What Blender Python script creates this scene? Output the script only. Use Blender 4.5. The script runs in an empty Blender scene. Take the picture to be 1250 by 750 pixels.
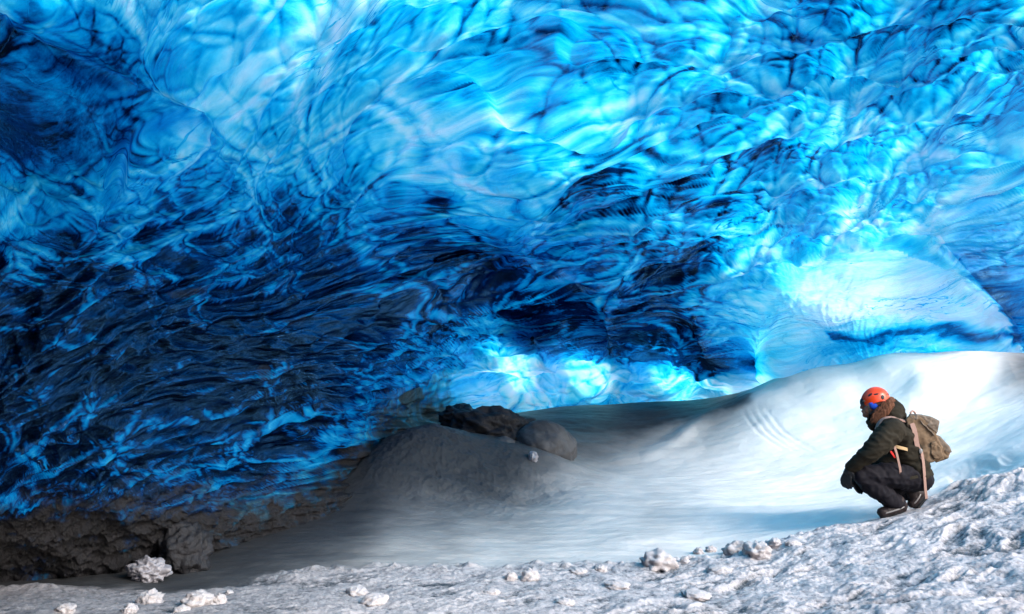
import bpy, bmesh, math, random
import numpy as np
from mathutils import Vector, Matrix
random.seed(7); rng = np.random.default_rng(11)
C = bpy.context.scene.collection
Q = 1.0            # mesh density
F = 981.0; CX = 625.0; HY = 400.0; EYE = 1.7

def P(px, py, Y):
    return np.array([(px-CX)/F*Y, Y, EYE+(HY-py)/F*Y])

# ------------------------------------------------------------------ noise
def _h(ix, iy, s):
    n = (ix.astype(np.int64)*374761393 + iy.astype(np.int64)*668265263 + s*1442695041) & 0xffffffff
    n = ((n ^ (n >> 13))*1274126177) & 0xffffffff
    n = (n ^ (n >> 16)) & 0xffffffff
    n = (n*2246822519) & 0xffffffff
    return ((n ^ (n >> 15)) & 0xffffff)/float(0xffffff)
def perlin(x, y, s=0):
    ix = np.floor(x); iy = np.floor(y); fx = x-ix; fy = y-iy
    ux = fx*fx*fx*(fx*(fx*6-15)+10); uy = fy*fy*fy*(fy*(fy*6-15)+10)
    def g(a, b):
        t = _h(ix+a, iy+b, s)*2*np.pi
        return np.cos(t)*(fx-a)+np.sin(t)*(fy-b)
    return 1.5*((g(0,0)*(1-ux)+g(1,0)*ux)*(1-uy)+(g(0,1)*(1-ux)+g(1,1)*ux)*uy)
def fbm(x, y, s=0, o=4, gain=.5):
    r = 0; a = 1
    for i in range(o):
        r = r+a*perlin(x, y, s+i*17); x = x*2.03+5.1; y = y*2.03-3.7; a *= gain
    return r
def ridged(x, y, s=0, o=4, gain=.5):
    r = 0; a = 1
    for i in range(o):
        r = r+a*(1-np.abs(perlin(x, y, s+i*13))*1.6); x = x*2.1+1.3; y = y*2.1+8.1; a *= gain
    return r
def scallop(x, y, s=0, skew=.5):
    """hollows parted by sharp lips, each hollow steeper on one side: (depth 0..1, cell id)"""
    ix = np.floor(x); iy = np.floor(y)
    f1 = np.full(x.shape, 9.); f2 = np.full(x.shape, 9.); cid = np.zeros(x.shape)
    for a in (-1, 0, 1):
        for b in (-1, 0, 1):
            cx = ix+a+.15+.7*_h(ix+a, iy+b, s); cy = iy+b+.15+.7*_h(ix+a, iy+b, s+5)
            dx = x-cx; dy = y-cy
            d = np.sqrt(dx*dx+dy*dy+.01)+skew*dy+.12*np.sin(3*dx)
            d = d+.25*(_h(ix+a, iy+b, s+9)-.5)
            m = d < f1
            f2 = np.where(m, f1, np.minimum(f2, d)); cid = np.where(m, _h(ix+a, iy+b, s+3), cid)
            f1 = np.where(m, d, f1)
    return f1, f2-f1, cid
def rbf(pts, x, y, smooth=0.):
    pts = np.array(pts, float); n = len(pts)
    sc = max(np.ptp(pts[:, 0]), np.ptp(pts[:, 1]))
    p = pts[:, :2]/sc
    d = np.sqrt(((p[:, None]-p[None])**2).sum(-1)+1e-4)
    A = np.zeros((n+1, n+1)); A[:n, :n] = d+np.eye(n)*smooth; A[:n, n] = 1; A[n, :n] = 1
    w = np.linalg.solve(A, np.append(pts[:, 2], 0))
    out = np.full(x.shape, w[n])
    for i in range(n):
        out += w[i]*np.sqrt((x/sc-p[i, 0])**2+(y/sc-p[i, 1])**2+1e-4)
    return out
def sstep(a, b, x):
    t = np.clip((x-a)/(b-a), 0, 1); return t*t*(3-2*t)
def polyd(px, py, pts, ax=1., ay=1.):
    """distance to a polyline and signed side"""
    for _ in range(2):
        q = [pts[0]]
        for (x0, y0), (x1, y1) in zip(pts[:-1], pts[1:]):
            q += [(.75*x0+.25*x1, .75*y0+.25*y1), (.25*x0+.75*x1, .25*y0+.75*y1)]
        pts = q+[pts[-1]]
    best = np.full(px.shape, 1e9); side = np.zeros(px.shape); tt = np.zeros(px.shape); n = len(pts)-1
    for i in range(n):
        (x0, y0), (x1, y1) = pts[i], pts[i+1]
        dx, dy = (x1-x0)*ax, (y1-y0)*ay; L = dx*dx+dy*dy
        qx = (px-x0)*ax; qy = (py-y0)*ay
        t = np.clip((qx*dx+qy*dy)/L, 0, 1)
        d = np.hypot(qx-t*dx, qy-t*dy); m = d < best
        best = np.where(m, d, best); side = np.where(m, np.sign(dx*qy-dy*qx), side); tt = np.where(m, (i+t)/n, tt)
    return best, side, tt

# ------------------------------------------------------------------ helpers
def tag(o, label=None, cat=None, group=None, kind=None):
    if label: o['label'] = label
    if cat: o['category'] = cat
    if group: o['group'] = group
    if kind: o['kind'] = kind
    return o
def grid_mesh(name, co, nr, nc, mat, attrs=None, flip=False):
    me = bpy.data.meshes.new(name)
    r = np.arange(nr-1)[:, None]; c = np.arange(nc-1)[None]
    a = (r*nc+c).ravel(); q = np.stack([a, a+1, a+nc+1, a+nc], 1)
    if flip: q = q[:, ::-1]
    me.vertices.add(nr*nc); me.vertices.foreach_set('co', co.reshape(-1).astype(np.float32))
    me.loops.add(q.size); me.loops.foreach_set('vertex_index', q.reshape(-1).astype(np.int32))
    me.polygons.add(len(q)); me.polygons.foreach_set('loop_start', np.arange(0, q.size, 4, dtype=np.int32))
    me.update(calc_edges=True)
    me.polygons.foreach_set('use_smooth', np.ones(len(q), bool))
    for k, v in (attrs or {}).items():
        if v.ndim == 3 or (v.ndim == 2 and v.shape[-1] == 3 and v.size == nr*nc*3):
            at = me.attributes.new(k, 'FLOAT_VECTOR', 'POINT'); at.data.foreach_set('vector', v.reshape(-1).astype(np.float32))
        else:
            at = me.attributes.new(k, 'FLOAT', 'POINT'); at.data.foreach_set('value', v.reshape(-1).astype(np.float32))
    o = bpy.data.objects.new(name, me); C.objects.link(o); me.materials.append(mat)
    return o
def obj(name, bm, mat, parent=None, smooth=True):
    me = bpy.data.meshes.new(name); bm.to_mesh(me); bm.free()
    if smooth: me.polygons.foreach_set('use_smooth', [True]*len(me.polygons))
    me.materials.append(mat)
    o = bpy.data.objects.new(name, me); C.objects.link(o)
    if parent is not None:
        o.parent = parent; o.matrix_parent_inverse = parent.matrix_basis.inverted()
    return o
def empty(name, loc):
    o = bpy.data.objects.new(name, None); C.objects.link(o); o.location = [float(v) for v in loc]; o.empty_display_size = .1
    return o

# ------------------------------------------------------------------ node helpers
class NT:
    def __init__(s, mat): 
        mat.use_nodes = True; s.t = mat.node_tree; s.t.nodes.clear()
    def n(s, typ, **kw):
        nd = s.t.nodes.new(typ)
        ins = kw.pop('i', {})
        for k, v in kw.items(): setattr(nd, k, v)
        for k, v in ins.items():
            if isinstance(v, bpy.types.NodeSocket): s.t.links.new(v, nd.inputs[k])
            else: nd.inputs[k].default_value = v
        return nd
    def m(s, op, a, b=0., c=None, clamp=False):
        nd = s.n('ShaderNodeMath', operation=op, use_clamp=clamp, i={0: a, 1: b})
        if c is not None:
            if isinstance(c, bpy.types.NodeSocket): s.t.links.new(c, nd.inputs[2])
            else: nd.inputs[2].default_value = c
        return nd.outputs[0]
    def attr(s, name, vec=False):
        nd = s.n('ShaderNodeAttribute', attribute_name=name); return nd.outputs['Vector'] if vec else nd.outputs['Fac']
    def mixc(s, f, a, b, blend='MIX'):
        nd = s.n('ShaderNodeMix', data_type='RGBA', blend_type=blend)
        for k, v in ((0, f), (6, a), (7, b)):
            if isinstance(v, bpy.types.NodeSocket): s.t.links.new(v, nd.inputs[k])
            else: nd.inputs[k].default_value = v if k == 0 else (*v[:3], 1)
        return nd.outputs[2]
    def ramp(s, f, *stops):
        nd = s.n('ShaderNodeMapRange', i={0: f, 1: stops[0][0], 2: stops[1][0], 3: stops[0][1], 4: stops[1][1]}); return nd.outputs[0]
    def noise(s, vec, scale, detail=4, rough=.55, dist=0.):
        return s.n('ShaderNodeTexNoise', i={'Vector': vec, 'Scale': scale, 'Detail': detail, 'Roughness': rough, 'Distortion': dist}).outputs['Fac']
    def out(s, sh): 
        o = s.n('ShaderNodeOutputMaterial'); s.t.links.new(sh, o.inputs[0])

# ------------------------------------------------------------------ materials
def ice_material():
    mat = bpy.data.materials.new('glacier_ice'); N = NT(mat)
    flow = N.attr('flow', True)
    geo = N.n('ShaderNodeNewGeometry').outputs['Position']
    # stretched along the flow: wisps of air bubbles and silt in the ice
    mp = N.n('ShaderNodeMapping', i={'Vector': flow, 'Scale': (1., 2.6, .6)}).outputs[0]
    w1 = N.noise(mp, 2.2, 8, .66, .35)
    w2 = N.noise(mp, 9., 7, .72, .2)
    w3 = N.noise(geo, 4.5, 8, .7, .2)
    thick = N.attr('thick')
    # bubbles whiten (thin), silt bands thicken
    k = N.m('ADD', N.m('MULTIPLY', N.m('SUBTRACT', w1, .5), 1.5), N.m('MULTIPLY', N.m('SUBTRACT', w2, .5), 1.5))
    k = N.m('ADD', k, N.m('MULTIPLY', N.m('SUBTRACT', w3, .5), .9))
    f = N.m('POWER', 2.718, N.m('MULTIPLY', k, 1.3))
    t = N.m('MULTIPLY', thick, f)
    # thin dark cracks and silt streaks
    mp2 = N.n('ShaderNodeMapping', i={'Vector': flow, 'Scale': (1.1, 5., .6), 'Rotation': (0, 0, .5)}).outputs[0]
    s1 = N.noise(mp2, 2.6, 3, .5, 1.0)
    s1 = N.m('ABSOLUTE', N.m('SUBTRACT', s1, .5))
    s1 = N.ramp(s1, (0., 1.), (.018, 0.))
    gate = N.ramp(N.noise(flow, 1.3, 3), (.52, 0.), (.68, 1.))
    t = N.m('ADD', t, N.m('MULTIPLY', N.m('MULTIPLY', s1, gate), 2.2))
    base = (.012, .60, .78)
    neu = N.ramp(t, (1.8, 1.), (5.0, .05))
    ch = [N.m('MULTIPLY', N.m('POWER', b, t), neu) for b in base]
    ch[1] = N.m('MULTIPLY', ch[1], N.ramp(t, (0., 1.), (1., .84)))
    col = N.n('ShaderNodeCombineColor', i={0: ch[0], 1: ch[1], 2: ch[2]}).outputs[0]
    dirt = N.attr('dirt')
    dn = N.noise(geo, 5., 7, .65)
    dg_ = N.m('MULTIPLY', dirt, 5., clamp=True)
    dfac = N.ramp(N.m('ADD', dirt, N.m('MULTIPLY', N.m('MULTIPLY', N.m('SUBTRACT', dn, .5), 1.9), dg_)), (.15, 0.), (.9, 1.))
    bh = N.noise(mp, 16., 4, .6, .6); bh2 = N.noise(geo, 34., 4, .6)
    hgt = N.m('ADD', N.m('MULTIPLY', bh, .6), N.m('MULTIPLY', bh2, .35))
    hgt = N.m('ADD', hgt, N.m('MULTIPLY', w2, 1.2))
    bump = N.n('ShaderNodeBump', i={'Strength': .85, 'Distance': .016, 'Height': hgt}).outputs[0]
    # the light enters through the smooth top of the glacier, so its fall-off follows that surface more than the scallops
    bs = N.n('ShaderNodeVectorMath', operation='SCALE', i={0: bump, 'Scale': 1.}).outputs[0]
    up = N.n('ShaderNodeVectorMath', operation='NORMALIZE', i={0: N.n('ShaderNodeVectorMath', operation='ADD', i={0: bs, 1: (-.12, .0, -.85)}).outputs[0]}).outputs[0]
    tr = N.n('ShaderNodeBsdfTranslucent', i={'Color': col, 'Normal': up}).outputs[0]
    # light that comes back out of the ice on the side it went in
    bk = N.mixc(.25, col, (.001, .035, .09), 'MIX')
    df = N.n('ShaderNodeBsdfDiffuse', i={'Color': bk, 'Normal': bump}).outputs[0]
    body = N.n('ShaderNodeMixShader', i={0: .035, 1: tr, 2: df}).outputs[0]
    gb = N.n('ShaderNodeBump', i={'Strength': .6, 'Distance': .02, 'Height': w2}).outputs[0]
    gl = N.n('ShaderNodeBsdfGlossy', i={'Color': (.16, .50, 1, 1), 'Roughness': .05, 'Normal': gb}).outputs[0]
    fr = N.n('ShaderNodeFresnel', i={'IOR': 1.31, 'Normal': bump}).outputs[0]
    body = N.n('ShaderNodeMixShader', i={0: N.m('MULTIPLY', fr, .30), 1: body, 2: gl}).outputs[0]
    # silt-laden basal ice
    dcn = N.ramp(N.noise(geo, 6., 9, .75), (.36, 0.), (.66, 1.))
    dc = N.mixc(dcn, (.004, .004, .006), (.024, .022, .026))
    bp2 = N.n('ShaderNodeBump', i={'Strength': 1., 'Distance': .05, 'Height': N.noise(geo, 14., 8, .7)}).outputs[0]
    dd = N.n('ShaderNodeBsdfPrincipled', i={'Base Color': dc, 'Roughness': .45, 'Normal': bp2}).outputs[0]
    N.out(N.n('ShaderNodeMixShader', i={0: dfac, 1: body, 2: dd}).outputs[0])
    return mat

def ground_material():
    mat = bpy.data.materials.new('snow_ground'); N = NT(mat)
    geo = N.n('ShaderNodeNewGeometry').outputs['Position']
    silt = N.attr('silt'); crust = N.attr('crust'); pit = N.attr('pit')
    n1 = N.noise(geo, 3., 8, .6, .4)
    mp = N.n('ShaderNodeMapping', i={'Vector': geo, 'Scale': (1., 1.7, 1.), 'Rotation': (0, 0, .2)}).outputs[0]
    n2 = N.noise(mp, 2., 7, .6, .8)
    s = N.m('ADD', silt, N.m('MULTIPLY', N.m('SUBTRACT', n2, .5), .22))
    s = N.m('ADD', s, N.m('MULTIPLY', N.m('SUBTRACT', n1, .5), .22), clamp=True)
    s = N.m('ADD', s, N.m('MULTIPLY', N.m('MULTIPLY', N.m('MULTIPLY', s, s), N.m('SUBTRACT', 1., s)), 1.2), clamp=True)
    col = N.mixc(s, (.80, .775, .75), (.04, .042, .046))
    # crust: grit sits in the hollows and as fine specks
    g = N.noise(geo, 42., 6, .72, .3)
    g2 = N.noise(geo, 9., 6, .65)
    gg = N.m('ADD', N.m('MULTIPLY', pit, .8), N.m('ADD', N.m('MULTIPLY', N.m('SUBTRACT', g, .5), 2.2), N.m('MULTIPLY', N.m('SUBTRACT', g2, .44), 1.9)), clamp=True)
    cc = N.mixc(gg, (.57, .535, .55), (.045, .06, .075))
    cc = N.mixc(N.m('MULTIPLY', N.m('SUBTRACT', 1., silt, clamp=True), 1.), N.mixc(.55, cc, (.07, .07, .075)), cc)
    col = N.mixc(crust, col, cc)
    hh = N.m('ADD', N.m('MULTIPLY', N.noise(geo, 60., 6, .7), N.m('ADD', .45, crust)), N.m('MULTIPLY', n2, .3))
    bump = N.n('ShaderNodeBump', i={'Strength': .8, 'Distance': .007, 'Height': hh}).outputs[0]
    rough = N.m('SUBTRACT', .75, N.m('MULTIPLY', g2, .3))
    N.out(N.n('ShaderNodeBsdfPrincipled', i={'Base Color': col, 'Roughness': rough, 'Normal': bump, 'Specular IOR Level': .3}).outputs[0])
    return mat

def simple(name, col, rough=.7, var=.25, scale=20., bump=.3, dist=.004, spec=.4, col2=None):
    mat = bpy.data.materials.new(name); N = NT(mat)
    tc = N.n('ShaderNodeTexCoord').outputs['Object']
    n = N.noise(tc, scale, 6, .65)
    lo = tuple(c*(1-var) for c in col); hi = tuple(min(1, c*(1+var)) for c in (col2 or col))
    c = N.mixc(n, lo, hi)
    h = N.noise(tc, scale*5, 4, .6)
    b = N.n('ShaderNodeBump', i={'Strength': bump, 'Distance': dist, 'Height': h}).outputs[0]
    N.out(N.n('ShaderNodeBsdfPrincipled', i={'Base Color': c, 'Roughness': rough, 'Normal': b, 'Specular IOR Level': spec}).outputs[0])
    return mat
MI = ice_material(); MG = ground_material()

# ------------------------------------------------------------------ ice roof
def build_roof():
    xs = np.concatenate([np.linspace(-520, -30, int(90*Q)), np.linspace(-28, 1278, int(1120*Q)), np.linspace(1282, 1560, int(110*Q))])
    ys = np.concatenate([np.linspace(-420, -30, int(110*Q)), np.linspace(-28, 760, int(720*Q))])
    px, py = np.meshgrid(xs, ys)
    lim = np.interp(py, [-420, 0, 150, 420, 760], [2100, 1640, 1390, 1310, 1310])  # unseen right edge shaped to let sun in low and block it high
    px = np.where(px > 1278, 1278+(px-1278)*(lim-1278)/(1560-1278), px)
    D = [(2100,-400,2.6),(2100,0,3.9),(-500,-400,2.6),(0,-400,3.0),(625,-400,3.2),(1250,-400,3.3),(1560,-400,3.4),
         (-500,0,3.2),(-500,400,3.1),(-500,760,3.4),
         (0,0,4.9),(300,0,5.3),(625,0,5.6),(950,0,5.9),(1250,0,5.9),(1500,0,5.4),
         (0,130,4.7),(60,190,4.9),(150,110,5.2),(150,230,4.9),(300,120,6.1),(625,120,6.7),(950,120,6.9),(1250,120,6.9),(1500,120,6.7),
         (0,250,4.4),(100,300,4.5),(250,250,5.7),(400,200,6.6),(400,280,6.5),(550,200,7.5),(650,230,8.2),(800,220,8.2),(950,210,8.0),(1100,210,7.9),(1250,210,8.5),(1500,210,8.8),
         (0,400,4.2),(200,400,5.0),(350,380,5.8),(450,330,6.6),(550,290,7.5),(650,340,8.6),(650,380,9.1),(690,400,9.7),(750,330,9.6),(850,300,9.8),(950,290,9.4),(1100,280,9.2),(1250,280,9.9),(1500,290,10.4),
         (0,520,4.3),(200,520,5.2),(350,500,6.1),(430,500,7.0),(480,440,7.8),(560,400,8.8),(650,420,10.2),(740,435,10.9),(850,448,11.6),(920,445,12.0),
         (0,640,4.9),(0,720,5.25),(100,690,5.4),(150,610,5.2),(250,660,6.0),(300,600,6.3),(420,580,7.6),(440,620,7.8),(480,520,9.3),
         (540,500,11.8),(540,470,11.2),(620,455,13.0),(620,500,14.5),(700,460,13.8),(700,500,15),(800,470,14),(800,500,15),(900,465,13.4),(950,440,12.6),(900,500,15),
         (850,380,10.6),(900,340,10.6),(950,330,10.6),(1050,320,10.2),(1150,330,9.9),(1200,340,10.2),(1250,360,11.),(1250,420,11.8),
         (1000,390,11.6),(1100,380,11.5),(1170,390,11.3),(1210,410,11.6),(1050,430,12.8),(1150,425,12.8),(1250,440,12.5),
         (1100,500,14),(1250,500,13),(1000,500,14.5),(1500,440,12.5),(1500,600,11),
         (700,600,15),(1000,600,14.5),(1250,620,13),(500,600,9.6),(500,700,9.4),(800,750,15),(1200,750,13.5),(300,750,6.6),(0,760,5.5)]
    Y = rbf(D, px, py, .002)
    # flow coordinates: the ceiling seen as a sheet, folds shrinking with distance
    den = .5*(690-py+290)+np.sqrt((.5*(690-py-290))**2+60.**2)
    gxp = np.gradient(px, axis=1); gyp = np.gradient(py, axis=0)
    V = np.cumsum(2350/den**2*gyp, axis=0); U = np.cumsum(2.45/den*gxp, axis=1)
    jc = int(np.argmin(abs(xs-640))); U = U-U[:, jc:jc+1]; V = V+1.5
    # extra tilt: folds run from low left to high right, steeper on the left
    tilt = np.clip((560-px)/700., -.25, .8)
    Uc = np.clip(U, -6, 1.6); V2 = V+.42*U-.10*Uc*Uc
    wa = fbm(U*.7, V2*.8, 3, 3); wb = fbm(U*.7+9, V2*.8+4, 31, 3)
    wc = fbm(U*2.3, V2*2.6, 71, 3); wd = fbm(U*2.3+7, V2*2.6, 77, 3)
    lw = fbm(U*.42+2, V2*.5, 501, 2); lx = fbm(U*.42+6, V2*.5+3, 503, 2)
    u = U+.45*lx+.10*wa+.02*wc; v = V2+.42*lw+.08*wb+.02*wd
    f1, e1, id1 = scallop(u*1.3, v*1.7, 1, .6)
    f2, e2, id2 = scallop(u*2.9+.3*f1, v*4.3+.3*f1, 2, .6)
    f3, e3, id3 = scallop(u*6.5+.3*f2, v*10.+.3*f2, 4, .55)
    f4, e4, id4 = scallop(u*13+.6*f3, v*24+.6*f3, 6, .5)
    # overlapping wave sheets
    ph = v*2.3+.9*wa+.35*f1; sw = ph-np.floor(ph); saw = np.where(sw < .82, sw/.82, (1-sw)/.18); saw = saw*saw*(3-2*saw)
    amp = np.clip(Y/7., .55, 1.6)*np.clip(210/ (den*.5), .55, 1.)
    sc = den/600.                       # folds get finer with distance
    bigg = sstep(480, 120, py)*sstep(150, 300, px+py*.4)
    panel = np.exp(-(((px-55)/95.)**4+((py-135)/70.)**4))      # the smooth pane at the upper left
    dome = np.clip(1-((px-1075)/195.)**2-((py-455)/160.)**2, 0, 1); xr_ = np.interp(py, [300, 345, 380, 430], [1170, 1195, 1222, 1246]); pane2 = sstep(xr_-4, xr_+6, px)*sstep(318, 350, py); rough = (1-.85*panel)*(1-.9*pane2)*(1-.72*sstep(0, .15, dome))
    lf2 = sstep(560, 300, px)*sstep(180, 300, py)
    h = (.55*(f1-.6)*(.55+.45*bigg)+.30*(f2-.6)+.12*(f3-.6)*(1-.55*lf2)+.035*(f4-.5)*(1-.8*lf2)+.16*saw)
    h = h+.06*fbm(u*1.6, v*3.2, 55, 3)+.012*ridged(u*6, v*15, 91, 3)
    hole = np.exp(-((px-680)/75.)**2-((py-385)/50.)**2)+.9*np.exp(-((px-890)/80.)**2-((py-440)/35.)**2)
    H = (1-.75*hole)*h*.68*np.clip(sc, .3, 1.1)*np.clip(Y/6.5, .6, 2.)*rough
    # big structures
    d, s, t = polyd(px, py, [(-40,25),(80,75),(165,118),(215,150),(330,300)])
    H += .22*np.exp(-(d/22)**2)*sstep(1.0, .7, t)
    d, s, t = polyd(px, py, [(140,235),(150,180),(175,142),(215,140),(260,175)]); H += .09*np.exp(-(d/9)**2)-.05*np.exp(-((d-22)/14)**2)
    # arc ribs of the shell at the right
    rr = np.hypot((px-1085)/1.9, (py-455)); an = np.arctan2(455-py, (px-1085)/1.9)
    shell = sstep(150, 120, rr)*sstep(22, 40, rr)*sstep(-.05, .3, an)
    H += shell*(.035*np.sin(rr/6.+1.4*wa+3*an)+.02*ridged(an*9+rr*.05, rr*.03, 15, 3)+.015*ridged(an*3+rr*.02, rr*.02, 19, 2))
    arc = [(852,452),(858,410),(880,368),(925,334),(985,316),(1050,308),(1115,312),(1165,332),(1205,362),(1232,398),(1250,432)]
    dA, sA, tA = polyd(px+5*wc, py+4*wd, arc)
    inside = (((px-1052)/200.)**2+((py-452)/145.)**2 < 1)&(py < 462)
    H += .22*np.where(inside, 1-np.exp(-dA/22.), 0.)*sstep(875, 940, px)+.03*np.exp(-(dA/5)**2)*sstep(870, 930, px)
    co = np.stack([(px-CX)/F*Y, Y, EYE+(HY-py)/F*Y], -1)
    gu = np.gradient(co, axis=1); gv = np.gradient(co, axis=0)
    n = np.cross(gu, gv); n /= np.linalg.norm(n, axis=-1, keepdims=True)+1e-9
    view = co-np.array([0, 0, EYE]); sg = np.sign((n*view).sum(-1, keepdims=True)); n = -n*sg   # towards the cave
    ft_ = sstep(575, 620, py)*sstep(600, 520, px); H = H*(1-.5*ft_)+ft_*(.05*(ridged(co[...,0]*3+co[...,1]*2, co[...,2]*5, 201, 5, .6)-1.3)+.05*fbm(co[...,0]*2.2, co[...,2]*3+co[...,1], 205, 4)-.035*(f1-.5))
    edge = sstep(-420, -300, py)*.8+.2
    co = co+n*(H*edge)[..., None]
    T = [(-500,0,4),(-500,500,7),(1560,0,1.3),(1560,300,.8),(600,-400,1.2),(-300,-300,2),(1300,-300,1.3),
         (0,0,1.9),(0,45,3.4),(60,40,1.6),(100,85,2.6),(160,30,1.3),(70,120,2.6),(20,100,2.6),(110,150,3.0),(50,180,4.2),(0,180,4.6),(0,232,1.7),(100,225,2.0),(150,240,1.9),
         (100,275,1.5),(0,290,1.5),(200,270,2.4),(0,340,5),(100,330,4),(180,330,3),(200,370,8),(100,400,10),(300,340,3.4),(300,390,10),(400,400,8),(200,450,9),(50,440,8),(350,450,8),
         (0,520,5),(60,530,4.0),(150,570,5),(200,520,4.4),(300,540,3.6),(400,540,2.8),(400,500,4),(450,500,2.6),(470,400,5),(420,360,5),(450,330,3.6),(480,290,3.4),(560,310,3.8),(620,350,3.2),(560,370,2.8),
         (560,400,3.0),(650,400,2.9),(680,380,2.8),(700,420,3.6),(780,440,4.6),(850,446,5),(910,438,3.5),(820,410,3.),(740,380,2.5),(750,340,2),(700,320,1.9),(680,300,1.3),(600,270,1.2),(550,240,1.2),(400,250,2.5),(450,225,1.7),
         (350,210,1.5),(300,270,2),(250,180,1.4),(200,160,1.7),(300,100,1.),(400,100,.85),(400,150,.9),(500,60,.9),(600,60,1),(600,150,.8),(700,60,1.1),(700,150,1),(800,150,1.2),(720,20,1.3),(800,60,1.5),(800,270,2),(760,250,2.1),(850,230,2.2),(900,240,2),
         (900,60,1.3),(1000,60,1.3),(1000,130,1.3),(1100,100,1.2),(1200,60,1.4),(1000,200,1.0),(1100,200,1),(1200,200,.8),(1200,270,.35),(1100,300,.45),(1000,260,1.0),(950,290,1.),(860,300,2.2),(840,350,2.8),(840,400,3.2),
         (880,330,1.2),(900,380,.55),(880,420,.7),(950,335,.5),(1050,325,.3),(1000,360,.6),(1100,350,.2),(1160,350,.35),(1200,335,1.),(1240,345,1.3),(1240,390,1.4),(1300,380,1.3),(1150,372,.7),
         (940,400,.5),(1000,400,1.0),(1050,393,2.6),(1100,383,3.6),(1170,386,4),(1212,403,3),(1060,412,1.6),(1100,420,.15),(1200,425,.05),(1040,430,.25),(1000,425,.5),(950,432,.7),(900,465,.55),(800,472,.5),(700,462,.55),(600,455,.8),(550,470,1.2),
         (500,470,2.2),(650,480,.5),(580,430,1.6),(650,440,1.4),(720,445,1.6),(700,600,.6),(1100,600,.4),(1300,500,.2),(480,520,3)]
    thick = .95*np.clip(rbf(T, px+14*fbm(u*1.5, v*3, 8, 3), py+9*fbm(u*1.5+3, v*3, 18, 3)), .04, 9)
    lt = sstep(700, 300, px)*sstep(330, 180, py)*(1-.95*np.exp(-(((px-40)/150.)**4+((py-120)/110.)**4))); thick = thick*(1-.5*lt)  # brightness put into the upper left by thinning, as sun misses its outer side
    thick = thick*(1-.25*sstep(300, 500, px)*sstep(330, 250, py))
    below = np.interp(px.ravel(), [-500,470,500,540,600,700,780,850,920,960,1000], [900,560,502,458,436,440,450,457,450,436,430]).reshape(px.shape)+9*wc+6*wd
    bb = sstep(-7, 9, py-below)*sstep(1010, 930, px)
    thick = thick*(1-bb)+bb*(.13+.12*np.clip(wa+1, 0, 2)+.5*sstep(600, 500, px))  # back band's glow put in as pale thin ice, sun hardly reaches it
    # the pale shell over the far end at the right
    dm = np.clip(1-((px-1075)/185.)**2-((py-455)/150.)**2, 0, 1); xr = np.interp(py, [240, 300, 345, 380, 430], [1080, 1160, 1200, 1224, 1246])+7*wc; dm = dm*sstep(xr+5, xr-9, px); dm = sstep(0, .12, dm)*sstep(448, 405, py-0*px)
    rs = np.hypot((px-1085)/1.75, (py-455)+0*px)
    shellT = np.interp(rs.ravel(), [0, 22, 36, 50, 66, 90, 120, 160], [.04, .05, .5, 1.2, .45, .08, .10, .35]).reshape(px.shape)+.9*sstep(1010, 900, px)*sstep(60, 90, rs)*.5
    thick = thick*(1-dm)+shellT*dm
    thick = np.maximum(thick*(1+.10*sstep(300, 120, py)), .26*(1-dm)*(1-bb))
    # lips are thin and bubbly, hollows show deep ice; rim highlights and outlines painted in
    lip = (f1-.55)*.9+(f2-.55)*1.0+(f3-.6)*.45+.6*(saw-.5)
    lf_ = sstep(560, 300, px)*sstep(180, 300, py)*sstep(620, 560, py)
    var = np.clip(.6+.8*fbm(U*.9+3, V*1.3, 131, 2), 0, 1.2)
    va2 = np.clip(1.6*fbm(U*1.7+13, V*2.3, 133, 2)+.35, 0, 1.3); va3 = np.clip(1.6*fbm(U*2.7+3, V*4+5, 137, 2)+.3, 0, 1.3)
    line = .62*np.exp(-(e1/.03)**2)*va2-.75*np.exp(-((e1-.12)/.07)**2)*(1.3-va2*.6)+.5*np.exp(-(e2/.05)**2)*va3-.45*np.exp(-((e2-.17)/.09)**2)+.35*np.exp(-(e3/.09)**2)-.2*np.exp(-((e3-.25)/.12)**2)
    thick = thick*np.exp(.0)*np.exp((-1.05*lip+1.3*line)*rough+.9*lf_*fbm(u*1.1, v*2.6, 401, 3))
    # thicker, darker bands under the shell and along the fold lines
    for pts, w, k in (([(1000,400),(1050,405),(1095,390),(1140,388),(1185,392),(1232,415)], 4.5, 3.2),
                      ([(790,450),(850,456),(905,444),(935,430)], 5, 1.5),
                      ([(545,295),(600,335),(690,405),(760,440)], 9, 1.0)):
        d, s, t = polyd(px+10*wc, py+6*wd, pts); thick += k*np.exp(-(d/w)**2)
    thick += .9*np.exp(-((dA-4)/5.)**2)*np.where(inside, 0, 1)*np.clip(.6+.7*wc, 0, 1.3)*sstep(870, 930, px)  # shadowed crease along the shell's top edge, painted in as thicker ice
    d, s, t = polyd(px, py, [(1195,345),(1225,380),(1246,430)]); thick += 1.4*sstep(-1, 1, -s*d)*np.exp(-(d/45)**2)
    # silt at the foot of the left wall and the tongue at its far end
    foot = np.interp(px.ravel(), [-500,0,90,180,260,330,400,450,480,520,560], [628,618,612,608,606,604,578,532,500,484,470]).reshape(px.shape)
    dirt = sstep(-40, 40, py-foot+14*fbm(u*2, v*3, 44, 3))*sstep(575, 545, px)
    tongue = np.exp(-(((px-515)/24.)**2+((py-488)/14.)**2)); dirt = np.maximum(dirt, sstep(.4, .7, tongue+.25*wc))
    for cx, cy, rx, ry in ((228,354,20,9),(325,455,10,8)):
        q = np.exp(-(((px-cx+(py-cy)*.9)/rx)**2+((py-cy)/ry)**2)); dirt = np.maximum(dirt, .5*sstep(.25, .8, q+.35*wc+.2*wd))
    flow = np.stack([u*1.0, v*1.0, id1*3.+f1*.3], -1)
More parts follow.
